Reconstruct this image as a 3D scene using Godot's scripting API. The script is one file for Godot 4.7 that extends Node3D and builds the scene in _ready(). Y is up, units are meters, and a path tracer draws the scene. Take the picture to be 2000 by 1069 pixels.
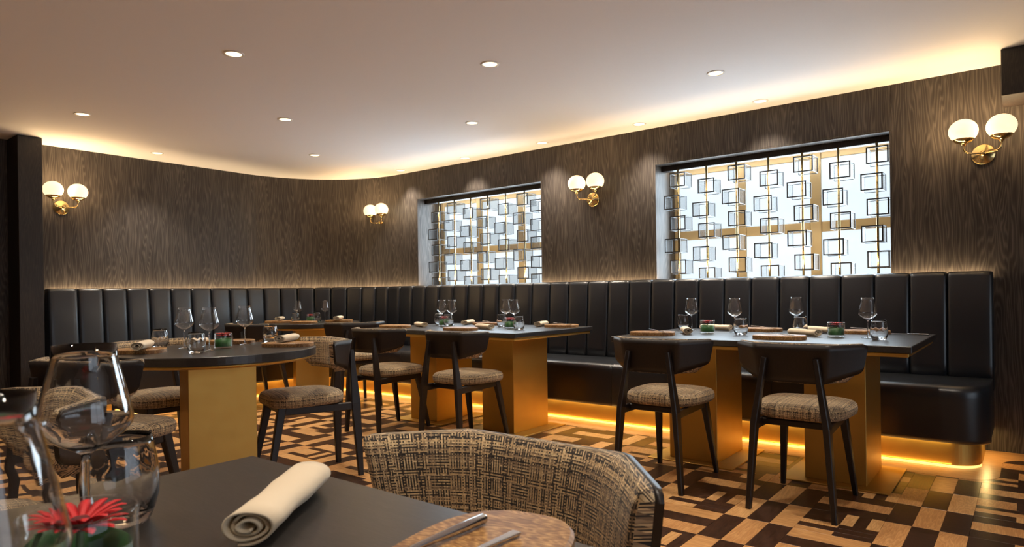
extends Node3D
# A restaurant corner: x runs along the window wall, z comes out of it, metres.

const CEIL := 2.411          # ceiling height
const WX := -6.456           # face of the left wall
const R := 1.205             # radius of the curved corner
const TT := 0.761            # table top height
const CELL := 0.101          # parquet grid
const CELLZ := 0.3157
const Z0 := 1.172
const BACK := 1.131          # top of the banquette back

var rng := RandomNumberGenerator.new()
var M := {}
var used := {}

# ------------------------------------------------------------------ set-up
func _ready() -> void:
	rng.seed = 7
	var cam := Camera3D.new()
	cam.name = "camera"
	cam.projection = Camera3D.PROJECTION_FRUSTUM
	cam.near = 0.05
	cam.far = 60.0
	cam.size = 2.0 * 0.05 * 534.5 / 1276.7
	cam.frustum_offset = Vector2(0, 0.05 * 38.6 / 1276.7)
	cam.position = Vector3(0.4082, 1.032, 5.0851)
	cam.rotation_degrees = Vector3(0, 38.333, -0.8)
	var lens := CameraAttributesPhysical.new()
	lens.frustum_focal_length = 23.0
	lens.frustum_focus_distance = 2.6
	lens.exposure_aperture = 11.0
	cam.attributes = lens
	add_child(cam)
	cam.current = true
	var we := WorldEnvironment.new()
	we.name = "environment"
	var env := Environment.new()
	env.background_mode = Environment.BG_COLOR
	env.background_color = Color(0.55, 0.6, 0.66)
	env.tonemap_mode = Environment.TONE_MAPPER_LINEAR
	env.tonemap_exposure = 1.0
	env.sdfgi_enabled = true
	env.ssao_enabled = true
	env.ssil_enabled = true
	we.environment = env
	add_child(we)
	# daylight coming through the frosted panes of the two windows and the glazed side of the room
	area("window_daylight", Vector3(-4.065, 1.62, -0.27), Vector3(0, 0, 1), Vector2(1.65, 0.98), Color(0.86, 0.94, 1.0), 5.0)
	area("window_daylight", Vector3(-1.185, 1.62, -0.27), Vector3(0, 0, 1), Vector2(1.65, 0.98), Color(0.86, 0.94, 1.0), 5.0)
	area("window_daylight", Vector3(4.10, 1.35, 3.6), Vector3(-1, 0, 0), Vector2(3.3, 1.9), Color(0.88, 0.94, 1.0), 2.0)

	materials()
	room()
	banquette()
	ceiling_lights()
	wall_lamps()
	tables_and_settings()
	chairs()

# ------------------------------------------------------------------ node helpers
func numbered(called: String) -> String:
	if not used.has(called):
		used[called] = 0
		return called
	used[called] += 1
	return "%s_%03d" % [called, used[called]]

func tag(o: Node3D, label: String, category: String, group := "", kind := "") -> void:
	if label: o.set_meta("label", label)
	if category: o.set_meta("category", category)
	if group: o.set_meta("group", group)
	if kind: o.set_meta("kind", kind)

func thing(called: String, at: Vector3, turn := 0.0) -> Node3D:
	var o := Node3D.new()
	o.name = numbered(called)
	o.position = at
	o.rotation.y = turn
	add_child(o)
	return o

func part(called: String, st: SurfaceTool, m: Material, parent: Node3D) -> MeshInstance3D:
	var o := MeshInstance3D.new()
	o.name = called if parent != self else numbered(called)
	o.mesh = st.commit()
	o.material_override = m
	parent.add_child(o, true)
	return o

func piece(called: String, mesh: Mesh, m: Material, parent: Node3D, at: Vector3, basis := Basis()) -> MeshInstance3D:
	var o := MeshInstance3D.new()
	o.name = called if parent != self else numbered(called)
	o.mesh = mesh
	o.material_override = m
	o.transform = Transform3D(basis, at)
	parent.add_child(o, true)
	return o

func copy(src: Node3D, at: Vector3, turn: float) -> Node3D:
	var c: Node3D = src.duplicate()
	var base := String(src.name)
	c.name = numbered(base)
	add_child(c)
	c.position = at
	c.rotation.y = turn
	return c

func area(called: String, at: Vector3, towards: Vector3, size: Vector2, color: Color, energy: float) -> void:
	var l := AreaLight3D.new()
	l.name = numbered(called)
	l.area_size = size
	l.light_color = color
	l.light_energy = energy
	l.area_range = 14.0
	l.area_attenuation = 2.0
	l.shadow_enabled = true
	add_child(l)
	var up := Vector3.UP if absf(towards.y) < 0.9 else Vector3.RIGHT
	l.look_at_from_position(at, at + towards, up)

# ------------------------------------------------------------------ mesh helpers
func S(smooth := true) -> SurfaceTool:
	var st := SurfaceTool.new()
	st.begin(Mesh.PRIMITIVE_TRIANGLES)
	st.set_smooth_group(0 if smooth else -1)
	return st

func done(st: SurfaceTool) -> SurfaceTool:
	st.generate_normals()
	return st

func tri(st: SurfaceTool, a: Vector3, b: Vector3, c: Vector3) -> void:
	# a, b, c run counter-clockwise seen from outside; Godot wants clockwise
	st.add_vertex(a); st.add_vertex(c); st.add_vertex(b)

func quad(st: SurfaceTool, a: Vector3, b: Vector3, c: Vector3, d: Vector3) -> void:
	tri(st, a, b, c)
	tri(st, a, c, d)

func box(st: SurfaceTool, c: Vector3, s: Vector3, bevel := 0.0, b := Basis()) -> void:
	st.set_smooth_group(-1)
	var h := s * 0.5
	if bevel <= 0.0:
		var v := []
		for i in 8:
			v.append(c + b * Vector3(h.x if i & 1 else -h.x, h.y if i & 2 else -h.y, h.z if i & 4 else -h.z))
		quad(st, v[4], v[5], v[7], v[6]); quad(st, v[1], v[0], v[2], v[3])
		quad(st, v[5], v[1], v[3], v[7]); quad(st, v[0], v[4], v[6], v[2])
		quad(st, v[6], v[7], v[3], v[2]); quad(st, v[0], v[1], v[5], v[4])
		return
	var e := minf(bevel, minf(h.x, minf(h.y, h.z)) * 0.95)
	var P := func(axis: int, i: int) -> Vector3:
		var sg := Vector3(1 if i & 1 else -1, 1 if i & 2 else -1, 1 if i & 4 else -1)
		var q := Vector3(sg.x * (h.x - e), sg.y * (h.y - e), sg.z * (h.z - e))
		q[axis] = sg[axis] * h[axis]
		return c + b * q
	for axis in 3:
		var u := (axis + 1) % 3
		var w := (axis + 2) % 3
		for sgn in 2:
			var i0 := (1 << axis) * sgn
			var q: Array = [P.call(axis, i0), P.call(axis, i0 | (1 << u)), P.call(axis, i0 | (1 << u) | (1 << w)), P.call(axis, i0 | (1 << w))]
			if sgn == 1: quad(st, q[0], q[1], q[2], q[3])
			else: quad(st, q[3], q[2], q[1], q[0])
	for axis in 3:   # edges along this axis
		var u := (axis + 1) % 3
		var w := (axis + 2) % 3
		for k in 4:
			var i0 := ((1 << u) if k & 1 else 0) | ((1 << w) if k & 2 else 0)
			var i1 := i0 | (1 << axis)
			var q: Array = [P.call(u, i0), P.call(u, i1), P.call(w, i1), P.call(w, i0)]
			var flip: bool = (k == 0 or k == 3)
			if flip: quad(st, q[3], q[2], q[1], q[0])
			else: quad(st, q[0], q[1], q[2], q[3])
	for i in 8:
		var a: Vector3 = P.call(0, i)
		var bb: Vector3 = P.call(1, i)
		var cc: Vector3 = P.call(2, i)
		var n := (1 if i & 1 else -1) * (1 if i & 2 else -1) * (1 if i & 4 else -1)
		if n > 0: tri(st, a, bb, cc)
		else: tri(st, a, cc, bb)

func loft(st: SurfaceTool, rings: Array, closed := true, caps := true, smooth := true) -> void:
	# rings: arrays of points running counter-clockwise seen from the END of the path looking back
	st.set_smooth_group(0 if smooth else -1)
	var n: int = rings[0].size()
	for r in rings.size() - 1:
		var a: PackedVector3Array = rings[r]
		var b: PackedVector3Array = rings[r + 1]
		for i in (n if closed else n - 1):
			var j := (i + 1) % n
			quad(st, a[i], a[j], b[j], b[i])
	if caps:
		st.set_smooth_group(-1)
		var f: PackedVector3Array = rings[0]
		var l: PackedVector3Array = rings[rings.size() - 1]
		var cf := Vector3.ZERO
		var cl := Vector3.ZERO
		for i in n:
			cf += f[i] / n
			cl += l[i] / n
		for i in n:
			var j := (i + 1) % n
			tri(st, cf, f[j], f[i])
			tri(st, cl, l[i], l[j])

func lathe(st: SurfaceTool, prof: Array, seg := 32, at := Vector3.ZERO, b := Basis(), smooth := true) -> void:
	# prof: Vector2(radius, height) from the top outside down; a closed profile gives a closed body
	st.set_smooth_group(0 if smooth else -1)
	for i in prof.size() - 1:
		var p: Vector2 = prof[i]
		var q: Vector2 = prof[i + 1]
		if p.is_equal_approx(q): continue
		for k in seg:
			var a0 := TAU * k / seg
			var a1 := TAU * (k + 1) / seg
			var v := [Vector3(p.x * cos(a0), p.y, p.x * sin(a0)), Vector3(p.x * cos(a1), p.y, p.x * sin(a1)), Vector3(q.x * cos(a1), q.y, q.x * sin(a1)), Vector3(q.x * cos(a0), q.y, q.x * sin(a0))]
			for m in 4: v[m] = at + b * v[m]
			if p.x > 1e-6: tri(st, v[0], v[1], v[2])
			if q.x > 1e-6: tri(st, v[0], v[2], v[3])

func bar(st: SurfaceTool, a: Vector3, b: Vector3, wa: Vector2, wb: Vector2, side := Vector3.RIGHT, bevel := 0.004) -> void:
	# a bar of rectangular section from a to b; wa, wb: widths along side and across it
	var d := (b - a).normalized()
	var s := (side - d * side.dot(d)).normalized()
	var t := d.cross(s)
	var rings := []
	for k in 2:
		var c := a if k == 0 else b
		var w := wa if k == 0 else wb
		var ring := PackedVector3Array()
		var x := w.x * 0.5
		var y := w.y * 0.5
		var e := minf(bevel, minf(x, y) * 0.6)
		for q in [Vector2(x, -y + e), Vector2(x, y - e), Vector2(x - e, y), Vector2(-x + e, y), Vector2(-x, y - e), Vector2(-x, -y + e), Vector2(-x + e, -y), Vector2(x - e, -y)]:
			ring.append(c + s * q.x + t * q.y)
		rings.append(ring)
	loft(st, rings, true, true, false)

func tube(st: SurfaceTool, pts: Array, rad, seg := 10) -> void:
	var rings := []
	var n := pts.size()
	var ref := Vector3.UP
	for i in n:
		var d: Vector3 = (pts[mini(i + 1, n - 1)] - pts[maxi(i - 1, 0)]).normalized()
		if absf(d.dot(ref)) > 0.95: ref = Vector3.RIGHT if absf(d.x) < 0.9 else Vector3.FORWARD
		var u := (ref - d * ref.dot(d)).normalized()
		var v := d.cross(u)
		ref = u
		var r: float = rad[i] if rad is Array else rad
		var ring := PackedVector3Array()
		for k in seg:
			var a := TAU * k / seg
			ring.append(pts[i] + u * cos(a) * r + v * sin(a) * r)
		rings.append(ring)
	loft(st, rings)

func prism(st: SurfaceTool, poly: PackedVector2Array, y0: float, y1: float, bevel := 0.0) -> void:
	# poly: (x, z) outline, any direction, extruded upwards with a chamfered upper edge
	var p := poly
	if not Geometry2D.is_polygon_clockwise(p):
		p = p.duplicate()
		p.reverse()
	# seen from above with z towards the viewer this order runs counter-clockwise or clockwise: fix it by area sign
	var area2 := 0.0
	for i in p.size():
		var q := p[(i + 1) % p.size()]
		area2 += p[i].x * q.y - q.x * p[i].y
	if area2 > 0.0: p.reverse()     # want counter-clockwise seen from +y (z down the page)
	var n := p.size()
	var inner := PackedVector2Array()
	for i in n:
		var a := p[(i + n - 1) % n]
		var c := p[(i + 1) % n]
		var e1 := (p[i] - a).normalized()
		var e2 := (c - p[i]).normalized()
		var n1 := Vector2(-e1.y, e1.x)
		var n2 := Vector2(-e2.y, e2.x)
		var m := (n1 + n2)
		m = m / maxf(0.4, m.length_squared() * 0.5)
		inner.append(p[i] - m * bevel)
	var up := func(q: Vector2, y: float) -> Vector3: return Vector3(q.x, y, q.y)
	st.set_smooth_group(-1)
	for i in n:
		var j := (i + 1) % n
		quad(st, up.call(p[i], y0), up.call(p[j], y0), up.call(p[j], y1 - bevel), up.call(p[i], y1 - bevel))
		if bevel > 0.0:
			quad(st, up.call(p[i], y1 - bevel), up.call(p[j], y1 - bevel), up.call(inner[j], y1), up.call(inner[i], y1))
	var topp := inner if bevel > 0.0 else p
	var t := Geometry2D.triangulate_polygon(topp)
	for k in range(0, t.size(), 3):
		var a: Vector3 = up.call(topp[t[k]], y1)
		var b: Vector3 = up.call(topp[t[k + 1]], y1)
		var c: Vector3 = up.call(topp[t[k + 2]], y1)
		if (b - a).cross(c - a).y < 0.0: tri(st, a, c, b)
		else: tri(st, a, b, c)
	t = Geometry2D.triangulate_polygon(p)
	for k in range(0, t.size(), 3):
		var a: Vector3 = up.call(p[t[k]], y0)
		var b: Vector3 = up.call(p[t[k + 1]], y0)
		var c: Vector3 = up.call(p[t[k + 2]], y0)
		if (b - a).cross(c - a).y > 0.0: tri(st, a, c, b)
		else: tri(st, a, b, c)

# ------------------------------------------------------------------ textures and materials
func wood_image(w: int, h: int, dark: Color, light: Color, strips: int, rings: float, fleck: float, sd: int, cathedral := 1.0) -> Image:
	# grain runs down the picture; it repeats at its borders
	var im := Image.create_empty(w, h, false, Image.FORMAT_RGB8)
	var nz := FastNoiseLite.new()
	nz.seed = sd
	nz.frequency = 1.0
	nz.noise_type = FastNoiseLite.TYPE_SIMPLEX_SMOOTH
	nz.fractal_octaves = 2
	var r2 := RandomNumberGenerator.new()
	r2.seed = sd
	var cx := []
	var cy := []
	var kk := []
	var tone := []
	for s in strips:
		cx.append(r2.randf_range(0.3, 0.7)); cy.append(r2.randf()); kk.append(r2.randf_range(0.6, 1.4)); tone.append(r2.randf_range(-0.10, 0.10))
	for x in w:
		var fx := float(x) / w * strips
		var s := int(fx) % strips
		var lx: float = fx - int(fx) - cx[s]
		var ax := TAU * x / w
		for y in h:
			var v := float(y) / h
			var av := TAU * v
			# a torus in the noise keeps the picture seamless
			var n1 := nz.get_noise_3d(cos(ax) * 3.0 + 9.0, sin(ax) * 3.0 + cos(av) * 0.9, sin(av) * 0.9)
			var n2 := nz.get_noise_3d(cos(ax) * 40.0, sin(ax) * 40.0 + cos(av) * 1.5, sin(av) * 1.5)
			var dv: float = fposmod(v - cy[s], 1.0) - 0.5
			var d: float = absf(lx) * 1.0 + cathedral * 1.6 * dv * dv * kk[s] + n1 * 0.16
			var g := 0.5 + 0.5 * sin(d * TAU * rings)
			g = pow(g, 1.6)
			var t: float = clampf(0.45 + (g - 0.45) * 0.55 + n2 * fleck + tone[s] + n1 * 0.25, 0.0, 1.0)
			im.set_pixel(x, y, dark.lerp(light, t))
	return im

func turned(im: Image) -> Image:
	var o: Image = im.duplicate()
	o.rotate_90(CLOCKWISE)
	return o

func tex(im: Image) -> ImageTexture:
	return ImageTexture.create_from_image(im)

func mat(name_: String, c: Color, rough: float, metal := 0.0) -> StandardMaterial3D:
	var m := StandardMaterial3D.new()
	m.resource_name = name_
	m.albedo_color = c
	m.roughness = rough
	m.metallic = metal
	M[name_] = m
	return m

func wooden(name_: String, im: Image, size: Vector3, rough: float, relief := 0.0, world := true) -> StandardMaterial3D:
	var m := mat(name_, Color.WHITE, rough)
	m.albedo_texture = tex(im)
	m.uv1_triplanar = true
	m.uv1_world_triplanar = world
	m.uv1_triplanar_sharpness = 8.0
	m.uv1_scale = Vector3(1.0 / size.x, 1.0 / size.y, 1.0 / size.z)
	if relief > 0.0:
		m.heightmap_enabled = true
		m.heightmap_texture = m.albedo_texture
		m.heightmap_scale = relief
	return m

func tweed_images() -> Array:
	var n := 64            # threads each way
	var px := 8
	var im := Image.create_empty(n * px, n * px, false, Image.FORMAT_RGB8)
	var hm := Image.create_empty(n * px, n * px, false, Image.FORMAT_RGB8)
	var r2 := RandomNumberGenerator.new()
	r2.seed = 41
	var pal := [Color8(226, 198, 152), Color8(204, 172, 126), Color8(44, 36, 32), Color8(28, 24, 23), Color8(124, 102, 78), Color8(168, 142, 110)]
	var odds := [0, 0, 0, 1, 1, 2, 2, 2, 3, 3, 4, 4, 5]
	# pale and dark yarns alternate both ways with slips in the order, which gives short upright and level dashes
	var warp := []
	var weft := []
	var tw := 0
	var tf := 1
	for i in n:
		warp.append(pal[[0, 0, 1, 5][r2.randi() % 4]] if tw == 0 else pal[[2, 3, 2, 4][r2.randi() % 4]])
		weft.append(pal[[0, 1, 1, 5][r2.randi() % 4]] if tf == 0 else pal[[2, 3, 3, 4][r2.randi() % 4]])
		if r2.randf() > 0.30: tw = 1 - tw
		if r2.randf() > 0.30: tf = 1 - tf
	for i in n:
		for j in n:
			var k := (i + j) % 2
			if r2.randf() < 0.10: k = 1 - k
			var c: Color = weft[j] if k == 0 else warp[i]
			c = c.lerp(pal[odds[r2.randi() % odds.size()]], 0.12)
			for a in px:
				for b in px:
					var across := (float(b) + 0.5) / px * 2.0 - 1.0 if k == 0 else (float(a) + 0.5) / px * 2.0 - 1.0
					var hgt := sqrt(maxf(0.0, 1.0 - across * across * 0.96))
					im.set_pixel(i * px + a, j * px + b, c)
					hm.set_pixel(i * px + a, j * px + b, Color(hgt, hgt, hgt))
	return [im, hm]

func materials() -> void:
	var m: StandardMaterial3D
	wooden("wall_wood", wood_image(640, 640, Color8(50, 45, 42), Color8(92, 85, 79), 6, 9.0, 0.35, 3), Vector3(0.92, 2.5, 0.92), 0.42, 0.02)
	M.wall_wood.metallic_specular = 0.35
	wooden("dark_wood", wood_image(320, 320, Color8(24, 18, 16), Color8(52, 42, 36), 4, 8.0, 0.4, 5), Vector3(0.5, 1.6, 0.5), 0.5)
	wooden("oak", wood_image(320, 320, Color8(186, 136, 84), Color8(220, 174, 118), 3, 7.0, 0.30, 11), Vector3(0.4, 0.5, 0.9), 0.30)
	wooden("oak_cross", turned(wood_image(320, 320, Color8(180, 128, 78), Color8(214, 166, 110), 3, 6.0, 0.30, 12)), Vector3(0.9, 0.5, 0.4), 0.30)
	wooden("oak_warm", wood_image(256, 256, Color8(172, 120, 72), Color8(208, 158, 104), 2, 7.0, 0.30, 13), Vector3(0.3, 0.5, 0.8), 0.30)
	wooden("walnut", wood_image(320, 320, Color8(42, 26, 18), Color8(78, 52, 38), 3, 8.0, 0.35, 21), Vector3(0.4, 0.5, 0.9), 0.28)
	wooden("walnut_cross", turned(wood_image(256, 256, Color8(38, 24, 18), Color8(72, 48, 36), 3, 8.0, 0.35, 22)), Vector3(0.9, 0.5, 0.4), 0.28)
	wooden("table_black", turned(wood_image(512, 512, Color8(26, 23, 22), Color8(52, 47, 45), 6, 14.0, 0.8, 31, 0.1)), Vector3(0.5, 0.3, 0.25), 0.33, 0.015)
	M.table_black.metallic_specular = 0.62
	wooden("olive_wood", wood_image(256, 256, Color8(106, 68, 34), Color8(206, 162, 102), 2, 6.0, 0.25, 37, 2.2), Vector3(0.12, 0.2, 0.22), 0.45, 0.0, false)
	wooden("chair_wood", wood_image(256, 256, Color8(18, 11, 9), Color8(36, 25, 21), 4, 10.0, 0.5, 43), Vector3(0.2, 0.5, 0.2), 0.44, 0.0, false)
	var tw := tweed_images()
	m = mat("tweed", Color.WHITE, 0.9)
	m.albedo_texture = tex(tw[0])
	m.heightmap_enabled = true
	m.heightmap_texture = tex(tw[1])
	m.heightmap_scale = 0.08
	m.uv1_triplanar = true
	m.uv1_triplanar_sharpness = 12.0
	m.uv1_scale = Vector3.ONE / 0.155
	m.rim_enabled = true
	m.rim = 0.35
	m.rim_tint = 0.5
	m = M.tweed.duplicate()
	m.resource_name = "tweed_back"
	m.uv1_triplanar = false
	M["tweed_back"] = m
	m = mat("leather", Color8(22, 26, 33), 0.33)
	m.metallic_specular = 0.6
	var nz := NoiseTexture2D.new()
	nz.width = 256; nz.height = 256; nz.seamless = true
	var fn := FastNoiseLite.new(); fn.seed = 5; fn.frequency = 0.06; fn.noise_type = FastNoiseLite.TYPE_CELLULAR
	nz.noise = fn
	m.heightmap_enabled = true
	m.heightmap_texture = nz
	m.heightmap_scale = 0.012
	m.uv1_triplanar = true
	m.uv1_scale = Vector3.ONE / 0.08
	m = mat("brass", Color8(208, 169, 92), 0.36, 1.0)
	var nb := NoiseTexture2D.new()
	nb.width = 256; nb.height = 256; nb.seamless = true
	var fb := FastNoiseLite.new(); fb.seed = 8; fb.frequency = 0.02; fb.fractal_octaves = 4
	nb.noise = fb
	var ramp := Gradient.new()
	ramp.set_color(0, Color(0.52, 0.52, 0.52)); ramp.set_color(1, Color(0.60, 0.60, 0.60))
	nb.color_ramp = ramp
	m.roughness_texture = nb
	m.roughness = 0.85
	m.uv1_triplanar = true
	m.uv1_scale = Vector3.ONE / 0.5
	mat("polished_brass", Color8(222, 194, 136), 0.16, 1.0)
	mat("bronze_frame", Color8(178, 160, 126), 0.5, 0.2)
	mat("steel", Color8(205, 205, 208), 0.16, 1.0)
	mat("black_metal", Color8(16, 15, 15), 0.4)
	mat("plaster", Color8(240, 236, 234), 0.9)
	mat("dark_paint", Color8(112, 103, 96), 0.85)
	mat("white_trim", Color8(225, 220, 214), 0.5)
	mat("linen", Color8(222, 205, 178), 0.9)
	M.linen.rim_enabled = true
	M.linen.rim = 0.3
	mat("leaf", Color8(34, 92, 36), 0.42)
	mat("petal", Color8(196, 16, 24), 0.6)
	mat("flower_heart", Color8(90, 20, 24), 0.8)
	m = mat("glass", Color(1, 1, 1, 0.0), 0.0)
	m.transparency = BaseMaterial3D.TRANSPARENCY_ALPHA
	m = mat("solid_glass", Color(1, 1, 1, 0.0), 0.0)
	m.transparency = BaseMaterial3D.TRANSPARENCY_ALPHA
	m.refraction_enabled = true
	m.refraction_scale = 0.05
	m = mat("tinted_glass", Color(0.03, 0.033, 0.036, 0.24), 0.05)
	m.metallic_specular = 0.1
	m.transparency = BaseMaterial3D.TRANSPARENCY_ALPHA
	m = mat("window_pane", Color8(120, 124, 128), 0.5)
	m.emission_enabled = true
	m.emission = Color(0.86, 0.94, 1.0)
	m.emission_energy_multiplier = 1.0
	m = mat("side_window_pane", Color8(235, 240, 245), 0.5)
	m.emission_enabled = true
	m.emission = Color(0.82, 0.91, 1.0)
	m.emission_energy_multiplier = 0.7
	m = mat("lamp_globe", Color8(250, 240, 220), 0.3)
	m.emission_enabled = true
	m.emission = Color(1.0, 0.88, 0.70)
	m.emission_energy_multiplier = 1.25
	m = mat("downlight_lens", Color8(255, 245, 225), 0.4)
	m.emission_enabled = true
	m.emission = Color(1.0, 0.86, 0.66)
	m.emission_energy_multiplier = 3.0
	m = mat("head_led", Color8(255, 245, 225), 0.5)
	m.emission_enabled = true
	m.emission = Color(1.0, 0.92, 0.78)
	m.emission_energy_multiplier = 2.0
	m = mat("foot_led", Color8(255, 236, 190), 0.5)
	m.emission_enabled = true
	m.emission = Color(1.0, 0.80, 0.42)
	m.emission_energy_multiplier = 1.5
	m = mat("led", Color8(255, 230, 180), 0.5)
	m.emission_enabled = true
	m.emission = Color(1.0, 0.84, 0.55)
	m.emission_energy_multiplier = 1.6

# ------------------------------------------------------------------ the plan of the curved wall
const S_LEFT := 3.14 - R          # straight run on the left wall
var S_ARC := R * PI / 2.0

func plan(s: float, d: float) -> Vector3:
	# s: metres along the wall from the left end of the banquette; d: distance from the wall
	if s < S_LEFT: return Vector3(WX + d, 0, 3.14 - s)
	if s < S_LEFT + S_ARC:
		var a := (s - S_LEFT) / R
		return Vector3(WX + R - cos(a) * (R - d), 0, R - sin(a) * (R - d))
	return Vector3(WX + R + (s - S_LEFT - S_ARC), 0, d)

func s_of_x(x: float) -> float:
	return S_LEFT + S_ARC + x - WX - R

func stations(s0: float, s1: float, straight := 0.5) -> Array:
	var o := [s0]
	var s := s0
	while s < s1 - 1e-4:
		var in_arc := s >= S_LEFT - 1e-4 and s < S_LEFT + S_ARC - 1e-4
		var step := S_ARC / 28.0 if in_arc else straight
		var nxt := minf(s + step, s1)
		for edge in [S_LEFT, S_LEFT + S_ARC]:
			if s < edge - 1e-4 and nxt > edge: nxt = edge
		s = nxt
		o.append(s)
	return o

func strip(s0: float, s1: float, sec: Array, straight := 0.5, smooth := true) -> SurfaceTool:
	# sec: Vector2(d, y) section running clockwise as seen from the start of the path
	var st := S(smooth)
	var rings := []
	for s in stations(s0, s1, straight):
		var ring := PackedVector3Array()
		for q in sec:
			var v := plan(s, q.x)
			v.y = q.y
			ring.append(v)
		rings.append(ring)
	if not smooth:
		loft(st, rings, true, true, false)
		return done(st)
	var n := sec.size()
	for i in n:          # every side of the section smooth along the path, creased against the next
		st.set_smooth_group(i)
		for r in rings.size() - 1:
			quad(st, rings[r][i], rings[r][(i + 1) % n], rings[r + 1][(i + 1) % n], rings[r + 1][i])
	st.set_smooth_group(-1)
	var f: PackedVector3Array = rings[0]
	var l: PackedVector3Array = rings[rings.size() - 1]
	for i in range(1, n - 1):
		tri(st, f[0], f[i + 1], f[i])
		tri(st, l[0], l[i], l[i + 1])
	return done(st)

# ------------------------------------------------------------------ the room
func structure(called: String, label := "", category := "") -> Node3D:
	var o := Node3D.new()
	o.name = called
	o.set_meta("kind", "structure")
	if label: o.set_meta("label", label)
	if category: o.set_meta("category", category)
	add_child(o)
	return o

func slab(st: SurfaceTool, a: Vector3, b: Vector3, bevel := 0.0) -> void:
	box(st, (a + b) * 0.5, (b - a).abs(), bevel)

const W1 := Vector2(-4.955, -3.235)
const W2 := Vector2(-2.065, -0.313)
const WTOP := 2.11
const WSILL := 1.02

func room() -> void:
	floor_boards()
	var o := structure("ceiling", "smooth pale plaster ceiling over the dining room", "ceiling")
	var st := S()
	slab(st, Vector3(WX - 0.45, CEIL, -0.45), Vector3(4.65, CEIL + 0.15, 8.45))
	part("plaster", done(st), M.plaster, o)

	# window wall
	o = structure("wall_far", "dark brown veneered wall with two window openings", "wall")
	st = S()
	slab(st, Vector3(WX - 0.45, -0.02, -0.45), Vector3(4.2, WSILL, -0.02))
	slab(st, Vector3(WX - 0.45, WTOP, -0.45), Vector3(4.2, CEIL, -0.02))
	for e in [[WX - 0.45, W1.x], [W1.y, W2.x], [W2.y, 4.2]]:
		slab(st, Vector3(e[0], WSILL, -0.45), Vector3(e[1], WTOP, -0.02))
	part("core", done(st), M.dark_paint, o)
	for e in [[WX + R, W1.x, 0.0], [W1.x, (W1.x + W1.y) * 0.5, WTOP], [(W1.x + W1.y) * 0.5, W1.y, WTOP], [W1.y, -2.65, 0.0], [-2.65, W2.x, 0.0], [W2.x, (W2.x + W2.y) * 0.5, WTOP], [(W2.x + W2.y) * 0.5, W2.y, WTOP], [W2.y, 0.62, 0.0], [0.62, 1.55, 0.0], [1.55, 2.5, 0.0], [2.5, 3.4, 0.0], [3.4, 4.2, 0.0], [W1.x, W1.y, -1.0], [W2.x, W2.y, -1.0]]:
		st = S()
		if e[2] < 0.0: slab(st, Vector3(e[0] + 0.0008, 0, -0.02), Vector3(e[1] - 0.0008, WSILL, 0), 0.001)
		else: slab(st, Vector3(e[0] + 0.0008, e[2], -0.02), Vector3(e[1] - 0.0008, CEIL, 0), 0.001)
		part("panel", done(st), M.wall_wood, o)
	for w in [W1, W2]:   # linings of the two window recesses
		st = S(); slab(st, Vector3(w.x, WSILL, -0.43), Vector3(w.x + 0.012, WTOP, -0.001), 0.001); part("window_lining", done(st), M.wall_wood, o)
		st = S(); slab(st, Vector3(w.y - 0.012, WSILL, -0.43), Vector3(w.y, WTOP, -0.001), 0.001); part("window_lining", done(st), M.wall_wood, o)
		st = S(); slab(st, Vector3(w.x + 0.012, WTOP - 0.012, -0.43), Vector3(w.y - 0.012, WTOP, -0.001), 0.001); part("window_lining", done(st), M.wall_wood, o)
		st = S(); slab(st, Vector3(w.x + 0.012, WSILL, -0.43), Vector3(w.y - 0.012, WSILL + 0.02, -0.001), 0.001); part("window_sill", done(st), M.wall_wood, o)

	# left wall with the curved corner
	o = structure("wall_left", "dark brown veneered wall curving into the window wall", "wall")
	st = S()
	slab(st, Vector3(WX - 0.45, -0.02, R), Vector3(WX - 0.021, CEIL, 8.45))
	part("core", done(st), M.dark_paint, o)
	var cuts := [-0.2, 1.152, 2.07, 2.95, S_LEFT + S_ARC]
	for k in cuts.size() - 1:
		part("panel", strip(cuts[k] + 0.0008, cuts[k + 1] - 0.0008, [Vector2(0, 0), Vector2(-0.02, 0), Vector2(-0.02, CEIL), Vector2(0, CEIL)], 0.5, true), M.wall_wood, o)
	for k in 5:
		st = S(); slab(st, Vector3(WX - 0.02, 0, 3.345 + k * 0.95), Vector3(WX, CEIL, 3.345 + k * 0.95 + 0.948), 0.001); part("panel", done(st), M.wall_wood, o)
	st = S()
	slab(st, Vector3(WX, 0, 3.19), Vector3(-6.165, CEIL - 0.001, 3.365), 0.004)
	part("pier", done(st), M.dark_wood, o).set_meta("label", "dark wooden pier at the end of the banquette")
	st = S()
	slab(st, Vector3(0.295, 2.14, 0.001), Vector3(3.0, CEIL - 0.001, 0.335), 0.003)
	var bulk := part("bulkhead", done(st), M.dark_wood, o)
	bulk.get_parent().remove_child(bulk)
	get_node("wall_far").add_child(bulk, true)

	# the sides behind and beside the camera
	o = structure("wall_rear", "plain dark wall behind the dining room", "wall")
	st = S(); slab(st, Vector3(WX - 0.45, -0.02, 8.0), Vector3(4.65, CEIL, 8.45)); part("plaster", done(st), M.dark_paint, o)
	o = structure("wall_right", "wall with the glazed side of the dining room", "wall")
	st = S()
	for e in [[-0.45, 1.9, 0.0, CEIL], [5.3, 8.45, 0.0, CEIL], [1.9, 5.3, 0.0, 0.35], [1.9, 5.3, 2.35, CEIL]]:
		slab(st, Vector3(4.2, e[2] - 0.0, e[0]), Vector3(4.65, e[3], e[1]))
	part("plaster", done(st), M.dark_paint, o)

	window("window_1", W1)
	window("window_2", W2)
	o = structure("window_3", "tall glazed side of the dining room with pale daylight", "window")
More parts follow.
